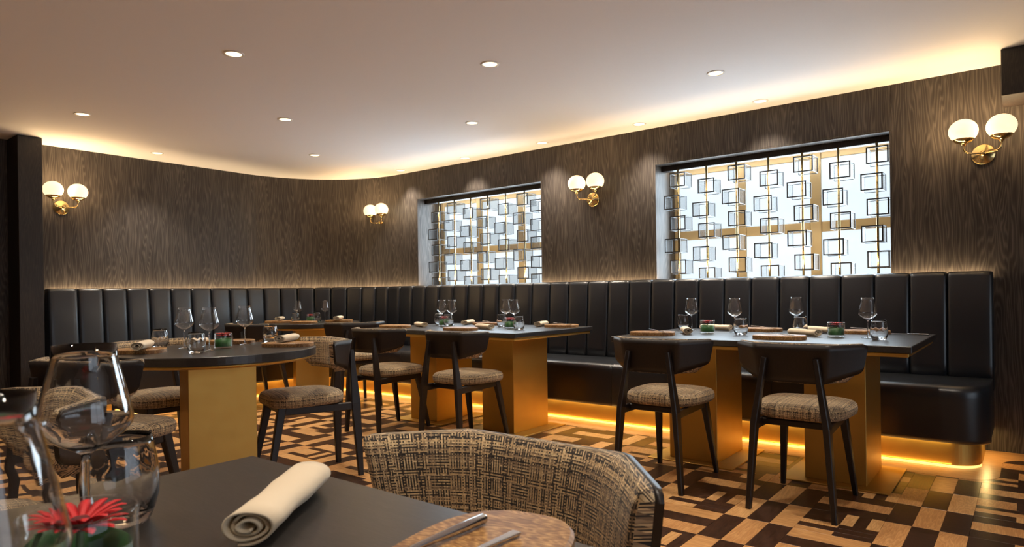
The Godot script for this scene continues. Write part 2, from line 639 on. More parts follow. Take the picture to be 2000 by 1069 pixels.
	for k in 4:
		st = S(); slab(st, Vector3(4.28, 0.36, 1.95 + 0.83 * k), Vector3(4.30, 2.34, 1.95 + 0.83 * k + 0.79)); part("pane", done(st), M.side_window_pane, o)
	for k in 5:
		st = S(); slab(st, Vector3(4.24, 0.35, 1.9 + 0.83 * k), Vector3(4.31, 2.35, 1.95 + 0.83 * k), 0.003); part("mullion", done(st), M.black_metal, o)

	screen(W1, [-4.711, -4.473, -4.236, -3.998, -3.759, -3.518, -3.28], 1, "black box lattice on brass rods in the window by the curved corner")
	screen(W2, [-1.896, -1.650, -1.404, -1.157, -0.911, -0.664, -0.417], 0, "black box lattice on brass rods in the window nearest the dark bulkhead")

func window(called: String, w: Vector2) -> void:
	var o := structure(called, "frosted window in a brass frame recessed behind the banquette" , "window")
	var st := S()
	var zf := -0.37
	var xs := [w.x + 0.012, w.x + 0.6, w.x + 1.18, w.y - 0.012]
	var t0 := 1.475
	var t1 := 1.555
	var top := WTOP - 0.012
	var bot := WSILL + 0.02
	for k in 3:
		for v in [[bot + 0.03, t0], [t1, top - 0.055]]:
			st = S(); slab(st, Vector3(xs[k] + 0.03, v[0], zf - 0.03), Vector3(xs[k + 1] - 0.03, v[1], zf - 0.02)); part("pane", done(st), M.window_pane, o)
	for k in 4:
		var hw := 0.04 if k in [1, 2] else 0.05
		var xa: float = xs[k] - hw if k > 0 else xs[0]
		var xb: float = xs[k] + hw if k < 3 else xs[3]
		st = S(); slab(st, Vector3(xa, bot, zf - 0.05), Vector3(xb, top, zf), 0.004); part("mullion", done(st), M.bronze_frame, o)
	for k in 3:
		st = S(); slab(st, Vector3(xs[k] + 0.041, t0, zf - 0.05), Vector3(xs[k + 1] - 0.041, t1, zf - 0.006), 0.004); part("transom", done(st), M.bronze_frame, o)
		st = S(); slab(st, Vector3(xs[k] + 0.041, top - 0.055, zf - 0.05), Vector3(xs[k + 1] - 0.041, top, zf - 0.004), 0.004); part("top_rail", done(st), M.bronze_frame, o)
		st = S(); slab(st, Vector3(xs[k] + 0.041, bot, zf - 0.05), Vector3(xs[k + 1] - 0.041, bot + 0.03, zf - 0.004), 0.004); part("bottom_rail", done(st), M.bronze_frame, o)
	st = S(); slab(st, Vector3(w.x + 0.013, top - 0.045, -0.185), Vector3(w.y - 0.013, top, -0.115), 0.003)
	part("head_rail", done(st), M.dark_wood, o).set_meta("label", "dark rail that the brass rods hang from")
	st = S(); slab(st, Vector3(w.x + 0.03, top - 0.006, -0.25), Vector3(w.y - 0.03, top, -0.21))
	part("led_strip", done(st), M.head_led, o).set_meta("label", "light strip behind the head rail")
	led(Vector3((w.x + w.y) * 0.5, top - 0.009, -0.23), Vector3(w.y - w.x - 0.06, 0, 0), Vector3(0, -0.8, -0.6), 0.03, Color(1.0, 0.94, 0.84), 0.45)

func screen(w: Vector2, rods: Array, phase: int, label: String) -> void:
	var o := thing("window_screen", Vector3((w.x + w.y) * 0.5, WSILL + 0.02, -0.1))
	tag(o, label, "window screen")
	var base := o.position
	var rod_mesh: Mesh
	var st := S()
	lathe(st, [Vector2(0, WTOP - 0.057 - WSILL - 0.02), Vector2(0.0085, WTOP - 0.057 - WSILL - 0.02), Vector2(0.0085, 0), Vector2(0, 0)], 12)
	rod_mesh = done(st).commit()
	var bw := 0.138
	var bh := 0.118
	var bd := 0.145
	var t := 0.009
	st = S()
	for zz in [bd * 0.5, -bd * 0.5]:
		var tt := t if zz > 0 else t * 0.5
		for sg in [-1, 1]:
			box(st, Vector3(0, sg * (bh - tt) * 0.5, zz - signf(zz) * tt * 0.5), Vector3(bw, tt, tt))
			box(st, Vector3(sg * (bw - tt) * 0.5, 0, zz - signf(zz) * tt * 0.5), Vector3(tt, bh - 2 * tt, tt))
	for sx in [-1, 1]:
		for sy in [-1, 1]:
			box(st, Vector3(sx * (bw - 0.004) * 0.5, sy * (bh - 0.004) * 0.5, 0), Vector3(0.004, 0.004, bd - 2 * t))
	var frame := done(st).commit()
	st = S()
	box(st, Vector3.ZERO, Vector3(0.003, bh - 0.01, bd - 0.012))
	var side := done(st).commit()
	var odd := [1.956, 1.773, 1.596, 1.411, 1.232]
	var even := [1.880, 1.693, 1.520, 1.333, 1.160]
	for k in rods.size():
		var r := piece("rod", rod_mesh, M.polished_brass, o, Vector3(rods[k], WSILL + 0.02, -0.1) - base)
		var ys: Array = odd if (k + phase) % 2 == 0 else even
		for n in ys.size():
			var off := 0.024 if n % 2 == 0 else -0.024
			var cx: float = rods[k] + off
			if cx + bw * 0.5 > w.y - 0.02: cx = w.y - 0.022 - bw * 0.5
			var bx := piece("box_frame", frame, M.black_metal, o, Vector3(cx, ys[n], -0.1) - base)
			for sg in [-1, 1]:
				piece("side_glass", side, M.tinted_glass, bx, Vector3(sg * (bw * 0.5 - 0.006), 0, 0))

# ------------------------------------------------------------------ parquet
func maze_light() -> Array:
	# light inlays (a0, a1, b0, b1) of the 3 x 8 cell block that repeats between the chequered bands
	return [[0.0, 1.5, -3.85, -3.5], [2.0, 2.5, -3.9, -3.4], [0.0, 3.0, -3.35, -3.1], [0.0, 3.0, -2.7, -2.27], [1.5, 2.0, -2.0, -1.5], [2.5, 3.0, -2.0, -1.5], [0.0, 1.5, -1.5, -1.33], [0.0, 1.5, -1.16, -1.0],
		[0.0, 3.0, -0.65, -0.3], [0.0, 1.5, 0.0, 0.42], [0.0, 1.5, 0.57, 0.76], [1.5, 2.0, 0.57, 1.0], [2.5, 3.0, 0.5, 1.0], [0.0, 3.0, 1.3, 1.66], [1.5, 2.0, 2.0, 2.5], [2.5, 3.0, 2.0, 2.5],
		[0.0, 1.5, 2.5, 2.66], [0.0, 1.5, 2.83, 3.0], [0.0, 3.0, 3.0, 3.33], [0.0, 3.0, 3.65, 4.0]]

func maze_pieces() -> Array:
	# splits the block into single boards: [a0, a1, b0, b1, is_light]
	var light := maze_light()
	var cols := [0.0, 1.5, 2.0, 2.5, 3.0]
	var open := {}
	var out := []
	var bs := [-4.0, 4.0]
	for l in light:
		for b in [l[2], l[3]]:
			if not b in bs: bs.append(b)
	bs.sort()
	for k in bs.size() - 1:
		var mid: float = (bs[k] + bs[k + 1]) * 0.5
		var row := []
		for c in 4:
			var is_l := false
			for l in light:
				if (cols[c] + cols[c + 1]) * 0.5 > l[0] and (cols[c] + cols[c + 1]) * 0.5 < l[1] and mid > l[2] and mid < l[3]: is_l = true
			if row.size() and row[-1][2] == is_l: row[-1][1] = cols[c + 1]
			else: row.append([cols[c], cols[c + 1], is_l])
		var now := {}
		for q in row:
			var key := "%s %s %s" % [q[0], q[1], q[2]]
			if open.has(key) and bs[k + 1] - open[key][2] < 1.05:
				now[key] = open[key]
				now[key][3] = bs[k + 1]
			else:
				var piece_ := [q[0], q[1], bs[k], bs[k + 1], q[2]]
				out.append(piece_)
				now[key] = piece_
		open = now
	return out

func border_outline() -> PackedVector2Array:
	# light border round the foot of the banquette: from under the plinth out to the pattern
	var p := PackedVector2Array()
	var end := s_of_x(0.10)
	for s in stations(0.0, end, 0.6):
		var v := plan(s, 0.838)
		p.append(Vector2(v.x, v.z))
	for k in range(1, 9):
		var a := PI / 2 * k / 8.0
		p.append(Vector2(0.10 + sin(a) * 0.175, 0.663 + cos(a) * 0.175))
	p.append(Vector2(0.275, 0.36))
	for k in range(1, 7):
		var a := PI / 2 * k / 6.0
		p.append(Vector2(0.275 + 0.17 * (1.0 - cos(a)), 0.36 - 0.17 * sin(a)))
	p.append(Vector2(4.2, 0.19))
	p.append(Vector2(4.2, 0.002))
	p.append(Vector2(0.0, 0.002))
	var back := stations(0.0, s_of_x(0.0), 0.6)
	back.reverse()
	for s in back:
		var v := plan(s, 0.45)
		p.append(Vector2(v.x, v.z))
	return p

func on_screen(v: Vector3) -> Vector2:
	var d := v - Vector3(0.4082, 1.032, 5.0851)
	var yaw := deg_to_rad(38.333)
	var f := Vector3(-sin(yaw), 0, -cos(yaw))
	var r := Vector3(cos(yaw), 0, -sin(yaw))
	var z := d.dot(f)
	if z < 0.1: return Vector2(-9999, -9999)
	return Vector2(1000 + 1276.7 * d.dot(r) / z - 0.014 * 1276.7 * d.y / z * -1.0, 573 - 1276.7 * d.y / z - 0.014 * 1276.7 * d.dot(r) / z)

func floor_boards() -> void:
	var o := structure("floor", "parquet of pale oak and dark walnut inlays in a maze pattern", "floor")
	var st := S()
	slab(st, Vector3(WX - 0.45, -0.12, -0.45), Vector3(4.65, -0.006, 8.45))
	part("subfloor", done(st), M.walnut, o)
	st = S()
	prism(st, border_outline(), -0.006, 0.0012)
	part("border", done(st), M.oak_cross, o).set_meta("label", "plain oak border round the foot of the banquette")
	var maze := maze_pieces()
	var all := []
	var g := 0.0004
	for bi in range(-12, 8):        # blocks of 6 cells along x
		for bj in range(-1, 4):     # blocks of 8 cells along z
			var i0 := bi * 6 - 4
			var j0 := bj * 8
			var here := []
			for q in maze: here.append([i0 + q[0], i0 + q[1], j0 + q[2], j0 + q[3], q[4]])
			for ci in 3:
				for cj in 8:
					var i := i0 + 3 + ci
					var j := j0 - 4 + cj
					here.append([float(i), float(i + 1), float(j), float(j + 1), posmod(i + j, 2) == 1])
			for q in here:
				var x0: float = maxf(q[0] * CELL, WX)
				var x1: float = minf(q[1] * CELL, 4.2)
				var z0: float = maxf(Z0 + q[2] * CELLZ, 0.02)
				var z1: float = minf(Z0 + q[3] * CELLZ, 8.0)
				if x1 - x0 < 0.01 or z1 - z0 < 0.01: continue
				var c := Vector3((x0 + x1) * 0.5, 0, (z0 + z1) * 0.5)
				# boards wholly under the banquette or its border are not laid
				if c.x < 0.20 and z1 < 0.80: continue
				if c.x < -5.75 and c.z < 3.1 and x1 < -5.65: continue
				if c.x > 0.2 and z1 < 0.18: continue
				var px := 0.0
				var pts := PackedVector2Array()
				var seen_ := false
				for e in [Vector3(x0, 0, z0), Vector3(x1, 0, z0), Vector3(x1, 0, z1), Vector3(x0, 0, z1)]:
					var u := on_screen(e)
					if u.x > 0 and u.x < 2000 and u.y > 0 and u.y < 1069: seen_ = true
					pts.append(u)
				if seen_:
					for k in 4:
						px += pts[k].x * pts[(k + 1) % 4].y - pts[(k + 1) % 4].x * pts[k].y
				all.append([absf(px), c, Vector3(x1 - x0 - g * 2, 0.006, z1 - z0 - g * 2), q[4]])
	all.sort_custom(func(a, b): return a[0] > b[0] if a[0] != b[0] else (a[1].x < b[1].x if a[1].x != b[1].x else a[1].z < b[1].z))
	var cache := {}
	var rest_l := S()
	var rest_d := S()
	var lights := [M.oak, M.oak_cross, M.oak_warm]
	var darks := [M.walnut, M.walnut_cross, M.walnut]
	for k in all.size():
		var e = all[k]
		var at: Vector3 = e[1] + Vector3(0, -0.003, 0)
		if k < 300 and e[0] > 0.0:
			var key := "%.4f %.4f" % [e[2].x, e[2].z]
			if not cache.has(key):
				var b := S()
				box(b, Vector3.ZERO, e[2], 0.0006)
				cache[key] = done(b).commit()
			var m = lights[rng.randi() % 3] if e[3] else darks[rng.randi() % 3]
			piece("board", cache[key], m, o, at)
		elif e[3]: box(rest_l, at, e[2])
		else: box(rest_d, at, e[2])
	part("oak_boards", done(rest_l), M.oak, o).set_meta("kind", "stuff")
	part("walnut_boards", done(rest_d), M.walnut, o).set_meta("kind", "stuff")

# ------------------------------------------------------------------ banquette
func banquette() -> void:
	var o := thing("banquette", Vector3(WX, 0, 3.14))
	tag(o, "long black leather banquette with channelled back following the curved wall", "banquette")
	var shift := -o.position
	var add := func(called: String, st: SurfaceTool, m: Material) -> MeshInstance3D:
		var p := part(called, st, m, o)
		p.position = shift
		return p
	var s_end := s_of_x(0.237)
	# channels of the back
	var edges := [0.025, 0.259]
	var n := 43
	var s_last := s_of_x(0.0)
	for k in range(1, n + 1): edges.append(lerpf(0.259, s_last, float(k) / n))
	edges.append(s_end)
	for k in edges.size() - 1:
		var s0: float = edges[k] + 0.0006
		var s1: float = edges[k + 1] - 0.0006
		var rings := []
		for q in [0.0, 0.012, 0.04, 0.10, 0.22, 0.5, 0.78, 0.90, 0.96, 0.988, 1.0]:
			var s := lerpf(s0, s1, q)
			var e := absf(q * 2.0 - 1.0)
			var pad := 0.022 * pow(maxf(0.0, 1.0 - pow(e, 9.0)), 0.5)
			var tp := BACK - 0.012 + 0.012 * pow(maxf(0.0, 1.0 - pow(e, 8.0)), 0.5)
			var ring := PackedVector3Array()
			for w in [Vector2(0.035, 0.40), Vector2(0.035, tp), Vector2(0.075 + pad * 0.6, tp), Vector2(0.090 + pad * 0.9, tp - 0.010), Vector2(0.097 + pad, tp - 0.030), Vector2(0.120 + pad, 0.80), Vector2(0.139 + pad, 0.55), Vector2(0.150 + pad, 0.40)]:
				var v := plan(s, w.x)
				v.y = w.y
				ring.append(v)
			rings.append(ring)
		var st := S()
		loft(st, rings)
		add.call("back_channel", done(st), M.leather)
	# seat cushions
	var cuts := [0.025, 1.30, 2.35, 3.35, 4.55, 5.75, 6.95, 8.15, s_end - 0.004]
	for k in cuts.size() - 1:
		var last: bool = k == cuts.size() - 2
		var st := S()
		var rings := []
		var list := stations(cuts[k] + 0.001, cuts[k + 1] - 0.001 - (0.16 if last else 0.0), 0.3)
		if last:
			for q in range(1, 13): list.append(cuts[k + 1] - 0.16 + 0.16 * sin(PI / 2 * q / 12.0))
		for s in list:
			var df := 0.655
			if last and s > cuts[k + 1] - 0.16:
				var t: float = (s - (cuts[k + 1] - 0.16)) / 0.16
				df = 0.655 - 0.16 + 0.16 * sqrt(maxf(0.0, 1.0 - t * t))
			var ring := PackedVector3Array()
			for w in [Vector2(0.12, 0.168), Vector2(0.12, 0.472), Vector2(df - 0.20, 0.476), Vector2(df - 0.06, 0.474), Vector2(df - 0.030, 0.468), Vector2(df - 0.012, 0.455), Vector2(df - 0.002, 0.435), Vector2(df, 0.40), Vector2(df, 0.17), Vector2(df - 0.006, 0.15), Vector2(df - 0.022, 0.144), Vector2(df - 0.03, 0.168), Vector2(df - 0.06, 0.168)]:
				var v := plan(s, w.x)
				v.y = w.y
				ring.append(v)
			rings.append(ring)
		loft(st, rings)
		add.call("seat_cushion", done(st), M.leather)
	# brass plinth, rounded at its right end
	var pe := s_of_x(0.185)
	var pst := S()
	var prings := []
	var plist := stations(0.0, pe - 0.15, 0.4)
	for q in range(1, 15): plist.append(pe - 0.15 + 0.15 * sin(PI / 2 * q / 14.0))
	var foot := []
	for s in plist:
		var df := 0.606
		if s > pe - 0.15:
			var t: float = (s - (pe - 0.15)) / 0.15
			df = 0.606 - 0.15 + 0.15 * sqrt(maxf(0.0, 1.0 - t * t))
		var ring := PackedVector3Array()
		for w in [Vector2(0.04, 0.0), Vector2(0.04, 0.164), Vector2(df, 0.164), Vector2(df, 0.0)]:
			var v := plan(s, w.x)
			v.y = w.y
			ring.append(v)
		prings.append(ring)
		foot.append([s, df])
	loft(pst, prings, true, true, false)
	add.call("plinth", done(pst), M.brass).set_meta("label", "brushed brass plinth")
	# led strip tucked under the front edge of the seat, shining down the plinth
	var lr := []
	for f in foot:
		var ring := PackedVector3Array()
		for w in [Vector2(f[1] + 0.003, 0.158), Vector2(f[1] + 0.003, 0.164), Vector2(f[1] + 0.013, 0.164), Vector2(f[1] + 0.013, 0.158)]:
			var v := plan(f[0], w.x)
			v.y = w.y
			ring.append(v)
		lr.append(ring)
	var lst := S()
	loft(lst, lr, true, true, false)
	add.call("led_strip", done(lst), M.led).set_meta("label", "warm light strip under the seat")
	# second strip along the foot of the plinth
	var fr := []
	for f in foot:
		var ring := PackedVector3Array()
		for w in [Vector2(f[1] + 0.0005, 0.0015), Vector2(f[1] + 0.0005, 0.014), Vector2(f[1] + 0.007, 0.012), Vector2(f[1] + 0.010, 0.0015)]:
			var v := plan(f[0], w.x)
			v.y = w.y
			ring.append(v)
		fr.append(ring)
	lst = S()
	loft(lst, fr, true, true, false)
	add.call("led_strip", done(lst), M.foot_led).set_meta("label", "glowing light strip along the foot of the plinth")
	# led strip in the gap behind the back, shining up the wall
	add.call("led_strip", strip(0.05, s_end - 0.02, [Vector2(0.008, BACK - 0.058), Vector2(0.008, BACK - 0.053), Vector2(0.028, BACK - 0.053), Vector2(0.028, BACK - 0.058)], 0.5, false), M.led).set_meta("label", "warm light strip behind the back")
	# the light of the two strips
	var warm := Color(1.0, 0.87, 0.68)
	var runs := [[0.06, S_LEFT], [S_LEFT + S_ARC, s_of_x(-2.6)], [s_of_x(-2.6), s_end - 0.03]]
	for k in 5: runs.append([S_LEFT + S_ARC * k / 5.0, S_LEFT + S_ARC * (k + 1) / 5.0])
	for r in runs:
		var a := plan(r[0], 0.018)
		var b := plan(r[1], 0.018)
		led(Vector3(0, BACK - 0.049, 0) + (a + b) * 0.5, b - a, Vector3.UP, 0.018, warm, UPLIGHT * (b - a).length())
		a = plan(r[0], 0.619)
		b = plan(minf(r[1], s_of_x(0.05)), 0.619)
		led(Vector3(0, 0.155, 0) + (a + b) * 0.5, b - a, Vector3.DOWN, 0.014, Color(1.0, 0.85, 0.54), DOWNLIGHT * (b - a).length())
		a = plan(r[0], 0.613)
		b = plan(minf(r[1], s_of_x(0.05)), 0.613)
		led(Vector3(0, 0.016, 0) + (a + b) * 0.5, b - a, Vector3.UP, 0.006, Color(1.0, 0.80, 0.46), FOOTLIGHT * (b - a).length())
	var e0 := plan(s_of_x(0.06), 0.60); var e1 := plan(s_of_x(0.19), 0.48)
	led(Vector3(0, 0.155, 0) + (e0 + e1) * 0.5, e1 - e0, Vector3.DOWN, 0.014, Color(1.0, 0.85, 0.54), DOWNLIGHT * 0.17)
	led(Vector3(0.197, 0.155, 0.25), Vector3(0, 0, 0.42), Vector3.DOWN, 0.014, Color(1.0, 0.85, 0.54), DOWNLIGHT * 0.42)

const UPLIGHT := 0.85
const DOWNLIGHT := 0.18
const FOOTLIGHT := 0.04

func led(at: Vector3, along: Vector3, towards: Vector3, width: float, color: Color, energy: float) -> void:
	var l := AreaLight3D.new()
	l.name = numbered("led_light")
	l.area_size = Vector2(along.length(), width)
	l.light_color = color
	l.light_energy = energy
	l.area_range = 12.0
	l.area_attenuation = 2.0
	l.shadow_enabled = true
	var x := along.normalized()
	var z := -towards
	add_child(l)
	l.transform = Transform3D(Basis(x, z.cross(x), z), at)

# ------------------------------------------------------------------ lamps
func ceiling_lights() -> void:
	var st := S()
	lathe(st, [Vector2(0.044, 0.0), Vector2(0.0445, -0.003), Vector2(0.052, -0.004), Vector2(0.055, 0.0)].map(func(v): return v), 32)
	var ring := S()
	lathe(ring, [Vector2(0.056, 0.0), Vector2(0.055, -0.003), Vector2(0.0445, -0.0045), Vector2(0.0435, 0.0)], 36)
	var lens := S()
	lathe(lens, [Vector2(0.0435, 0.0), Vector2(0.0435, -0.0015), Vector2(0.0, -0.0015)], 32)
	var rm := done(ring).commit()
	var lm := done(lens).commit()
	var rows := {
		"small round downlight in the ceiling row along the window wall": [Vector2(-1.116, 0.20), Vector2(-2.095, 0.20), Vector2(-3.084, 0.19), Vector2(-4.064, 0.165), Vector2(-5.031, 0.16)],
		"round ceiling downlight in the second row out from the windows": [Vector2(-1.135, 1.02), Vector2(-3.098, 1.138), Vector2(-5.055, 1.254)],
		"round ceiling downlight in the third row out from the windows": [Vector2(-2.115, 2.076), Vector2(-4.116, 2.178), Vector2(-6.07, 2.294)],
		"round ceiling downlight in the fourth row out from the windows": [Vector2(-3.109, 3.146), Vector2(-5.105, 3.239)],
		"round ceiling downlight over the open floor around the near table": [Vector2(-1.1, 3.1), Vector2(-0.1, 2.05), Vector2(0.9, 3.1), Vector2(-2.1, 4.15), Vector2(-0.1, 4.15), Vector2(-4.1, 4.3), Vector2(0.9, 5.2), Vector2(-1.1, 5.2), Vector2(-3.1, 5.3), Vector2(-5.1, 5.3), Vector2(1.9, 4.15), Vector2(-2.1, 6.3), Vector2(-0.1, 6.3)]}
	for label in rows:
		for q in rows[label]:
			var o := thing("ceiling_downlight", Vector3(q.x, CEIL, q.y))
			tag(o, label, "downlight", label.replace("small ", "").replace("round ceiling", "ceiling") + "s")
			piece("trim_ring", rm, M.white_trim, o, Vector3.ZERO)
			piece("lens", lm, M.downlight_lens, o, Vector3.ZERO)
			var l := SpotLight3D.new()
			l.name = "downlight_light"
			l.position = Vector3(0, -0.02, 0)
			l.rotation_degrees = Vector3(-90, 0, 0)
			l.light_color = Color(1.0, 0.94, 0.86)
			l.light_energy = DOWN_E if not label.ends_with("near table") or (q.y > 2.0 and absf(q.x) < 1.5) else DOWN_E * 0.55
			l.light_size = 0.04
			l.spot_range = 12.0
			l.spot_attenuation = 2.0
			l.spot_angle = 48.0
			l.spot_angle_attenuation = 0.9
			l.shadow_enabled = true
			o.add_child(l)

const DOWN_E := 1.9
const GLOBE_E := 0.3

func wall_lamps() -> void:
	var o := thing("wall_lamp", Vector3(-2.665, 1.867, 0.0))
	var out := Basis(Vector3.RIGHT, PI / 2)     # +y of a lathe turns towards +z
	var st := S()
	lathe(st, [Vector2(0, 0.034), Vector2(0.012, 0.034), Vector2(0.014, 0.022), Vector2(0.034, 0.020), Vector2(0.036, 0.014), Vector2(0.060, 0.012), Vector2(0.064, 0.006), Vector2(0.064, 0.0), Vector2(0, 0)], 40, Vector3.ZERO, out)
	part("back_plate", done(st), M.polished_brass, o)
	st = S()
	lathe(st, [Vector2(0, 0.082), Vector2(0.011, 0.08), Vector2(0.014, 0.072), Vector2(0.014, 0.05), Vector2(0.008, 0.046), Vector2(0.008, 0.03), Vector2(0, 0.03)], 24, Vector3.ZERO, out)
	part("hub", done(st), M.polished_brass, o)
	for sx in [-1, 1]:
		st = S()
		var pts := []
		for k in 15:
			var t := k / 14.0
			var a := clampf((t - 0.45) / 0.35, 0.0, 1.0) * PI / 2
			var px := minf(t / 0.45, 1.0) * 0.062 + sin(a) * 0.034
			var py := (1.0 - cos(a)) * 0.034 + maxf(0.0, t - 0.8) / 0.2 * 0.022
			pts.append(Vector3(sx * px, py - 0.002, 0.062 + 0.058 * minf(1.0, t / 0.6)))
		tube(st, pts, 0.0055, 12)
		part("arm", done(st), M.polished_brass, o)
		st = S()
		lathe(st, [Vector2(0.057, 0.030), Vector2(0.0575, 0.026), Vector2(0.047, 0.012), Vector2(0.030, 0.002), Vector2(0.014, -0.002), Vector2(0.011, -0.012), Vector2(0.008, -0.016), Vector2(0.0, -0.016)], 32, Vector3(sx * 0.096, 0.062, 0.12))
		part("cup", done(st), M.polished_brass, o)
		st = S()
		var prof := []
		for k in 19:
			var a := PI * k / 18.0
			prof.append(Vector2(0.079 * sin(a), 0.074 * cos(a)))
		lathe(st, prof, 36, Vector3(sx * 0.096, 0.140, 0.12))
		part("lamp_globe", done(st), M.lamp_globe, o)
		var l := OmniLight3D.new()
		l.name = "globe_light"
		l.position = Vector3(sx * 0.096, 0.140, 0.12)
		l.light_color = Color(1.0, 0.84, 0.62)
		l.light_energy = GLOBE_E
		l.light_size = 0.07
		l.omni_range = 10.0
		l.omni_attenuation = 2.0
		l.shadow_enabled = true
		o.add_child(l, true)
	tag(o, "brass wall lamp with two glowing globes between the two windows", "wall lamp", "twin globe wall lamps")
	tag(copy(o, Vector3(-5.51, 1.875, 0.0), 0.0), "brass wall lamp with two glowing globes beside the window by the curved corner", "wall lamp", "twin globe wall lamps")
	tag(copy(o, Vector3(0.193, 1.866, 0.0), 0.0), "brass wall lamp with two glowing globes under the dark bulkhead", "wall lamp", "twin globe wall lamps")
	tag(copy(o, Vector3(WX, 1.864, 2.968), PI / 2), "brass wall lamp with two glowing globes beside the dark pier", "wall lamp", "twin globe wall lamps")

# ------------------------------------------------------------------ tables
func rect_table(at: Vector3, label: String) -> Node3D:
	var o := thing("dining_table", at)
	var st := S()
	box(st, Vector3(0, TT - 0.0165, 0), Vector3(0.785, 0.033, 1.0), 0.003)
	part("table_top", done(st), M.table_black, o)
	st = S()
	box(st, Vector3(0, TT - 0.043, 0), Vector3(0.755, 0.0195, 0.97), 0.003)
	part("brass_trim", done(st), M.brass, o)
	st = S()
	box(st, Vector3(0, (TT - 0.053 + 0.009) * 0.5, 0), Vector3(0.30, TT - 0.053 - 0.009, 0.43), 0.002)
	part("pedestal", done(st), M.brass, o)
	st = S()
	box(st, Vector3(0, 0.0045, 0), Vector3(0.53, 0.009, 0.58), 0.002)
	part("base_plate", done(st), M.brass, o)
	tag(o, label, "table", "black topped tables on brass pedestals")
	return o

func round_table(at: Vector3, turn: float, label: String) -> Node3D:
	var o := thing("round_table", at, turn)
	var st := S()
	lathe(st, [Vector2(0, TT), Vector2(0.491, TT), Vector2(0.495, TT - 0.003), Vector2(0.495, TT - 0.039), Vector2(0.492, TT - 0.042), Vector2(0, TT - 0.042)], 96, Vector3.ZERO, Basis(), false)
	part("table_top", done(st), M.table_black, o)
	st = S()
	lathe(st, [Vector2(0, TT - 0.042), Vector2(0.476, TT - 0.042), Vector2(0.478, TT - 0.044), Vector2(0.478, TT - 0.052), Vector2(0.470, TT - 0.056), Vector2(0.455, TT - 0.060), Vector2(0, TT - 0.060)], 96)
	part("brass_trim", done(st), M.brass, o)
	st = S()
	box(st, Vector3(0, (TT - 0.060 + 0.009) * 0.5, 0), Vector3(0.25, TT - 0.060 - 0.009, 0.325), 0.002)
	part("pedestal", done(st), M.brass, o)
	st = S()
	box(st, Vector3(0, 0.0045, 0), Vector3(0.30, 0.009, 0.375), 0.002)
	part("base_plate", done(st), M.brass, o)
	tag(o, label, "table", "round black tables")
	return o

# ------------------------------------------------------------------ table settings
var proto := {}

func make_wine_glass() -> Node3D:
	var o := Node3D.new()
	var st := S()
	var t := 0.0011
	var outer := [Vector2(0.0314, 0.2200), Vector2(0.0317, 0.2060), Vector2(0.0365, 0.1860), Vector2(0.0412, 0.1660), Vector2(0.0460, 0.1450), Vector2(0.0474, 0.1370), Vector2(0.0458, 0.1300), Vector2(0.0390, 0.1210), Vector2(0.0280, 0.1120), Vector2(0.0170, 0.1055), Vector2(0.0090, 0.1015), Vector2(0.0048, 0.0980)]
	var prof := outer.duplicate()
	prof.append(Vector2(0.0, 0.0980))
	prof.append(Vector2(0.0, 0.1040))
	for k in range(outer.size() - 3, -1, -1):
		prof.append(Vector2(maxf(0.002, outer[k].x - t), outer[k].y + (0.0012 if k > 5 else 0.0)))
	prof.append(outer[0])
	lathe(st, prof, 40)
	part("bowl", done(st), M.glass, o)
	st = S()
	lathe(st, [Vector2(0, 0.0979), Vector2(0.0048, 0.0979), Vector2(0.0038, 0.088), Vector2(0.0036, 0.03), Vector2(0.0042, 0.012), Vector2(0.007, 0.0062), Vector2(0.015, 0.0038), Vector2(0.031, 0.0022), Vector2(0.0325, 0.0012), Vector2(0.032, 0.0), Vector2(0, 0.0)], 36)
	part("stem", done(st), M.solid_glass, o)
	return o

func make_tumbler() -> Node3D:
	var o := Node3D.new()
	var st := S()
	var seg := 40
	# rounded body pressed with a shallow diamond relief
	var prof := [Vector2(0.0345, 0.1041), Vector2(0.0363, 0.0944), Vector2(0.0400, 0.0774), Vector2(0.0424, 0.0605), Vector2(0.0431, 0.0484), Vector2(0.0421, 0.0339), Vector2(0.0387, 0.0169), Vector2(0.0335, 0.0048), Vector2(0.0299, 0.0000), Vector2(0.0000, 0.0000)]
	var inner := [Vector2(0.0000, 0.0121), Vector2(0.0288, 0.0133), Vector2(0.0351, 0.0206), Vector2(0.0399, 0.0363), Vector2(0.0412, 0.0508), Vector2(0.0408, 0.0616), Vector2(0.0386, 0.0781), Vector2(0.0350, 0.0950), Vector2(0.0334, 0.1041), Vector2(0.0345, 0.1041)]
	st.set_smooth_group(0)
	for half in [prof, inner]:
		for i in half.size() - 1:
			for k in seg:
				var v := []
				for c in [[i, k], [i, k + 1], [i + 1, k + 1], [i + 1, k]]:
					var q: Vector2 = half[c[0]]
					var r := q.x
					if half == prof and c[0] > 1 and c[0] < 8: r -= 0.0011 * (0.5 + 0.5 * cos(TAU * c[1] / seg * 8.0 + (PI if c[0] % 2 else 0.0)))
					var a: float = TAU * c[1] / seg
					v.append(Vector3(r * cos(a), q.y, r * sin(a)))
				if half[i].x > 1e-6: tri(st, v[0], v[1], v[2])
				if half[i + 1].x > 1e-6: tri(st, v[0], v[2], v[3])
	part("body", done(st), M.solid_glass, o)
	return o

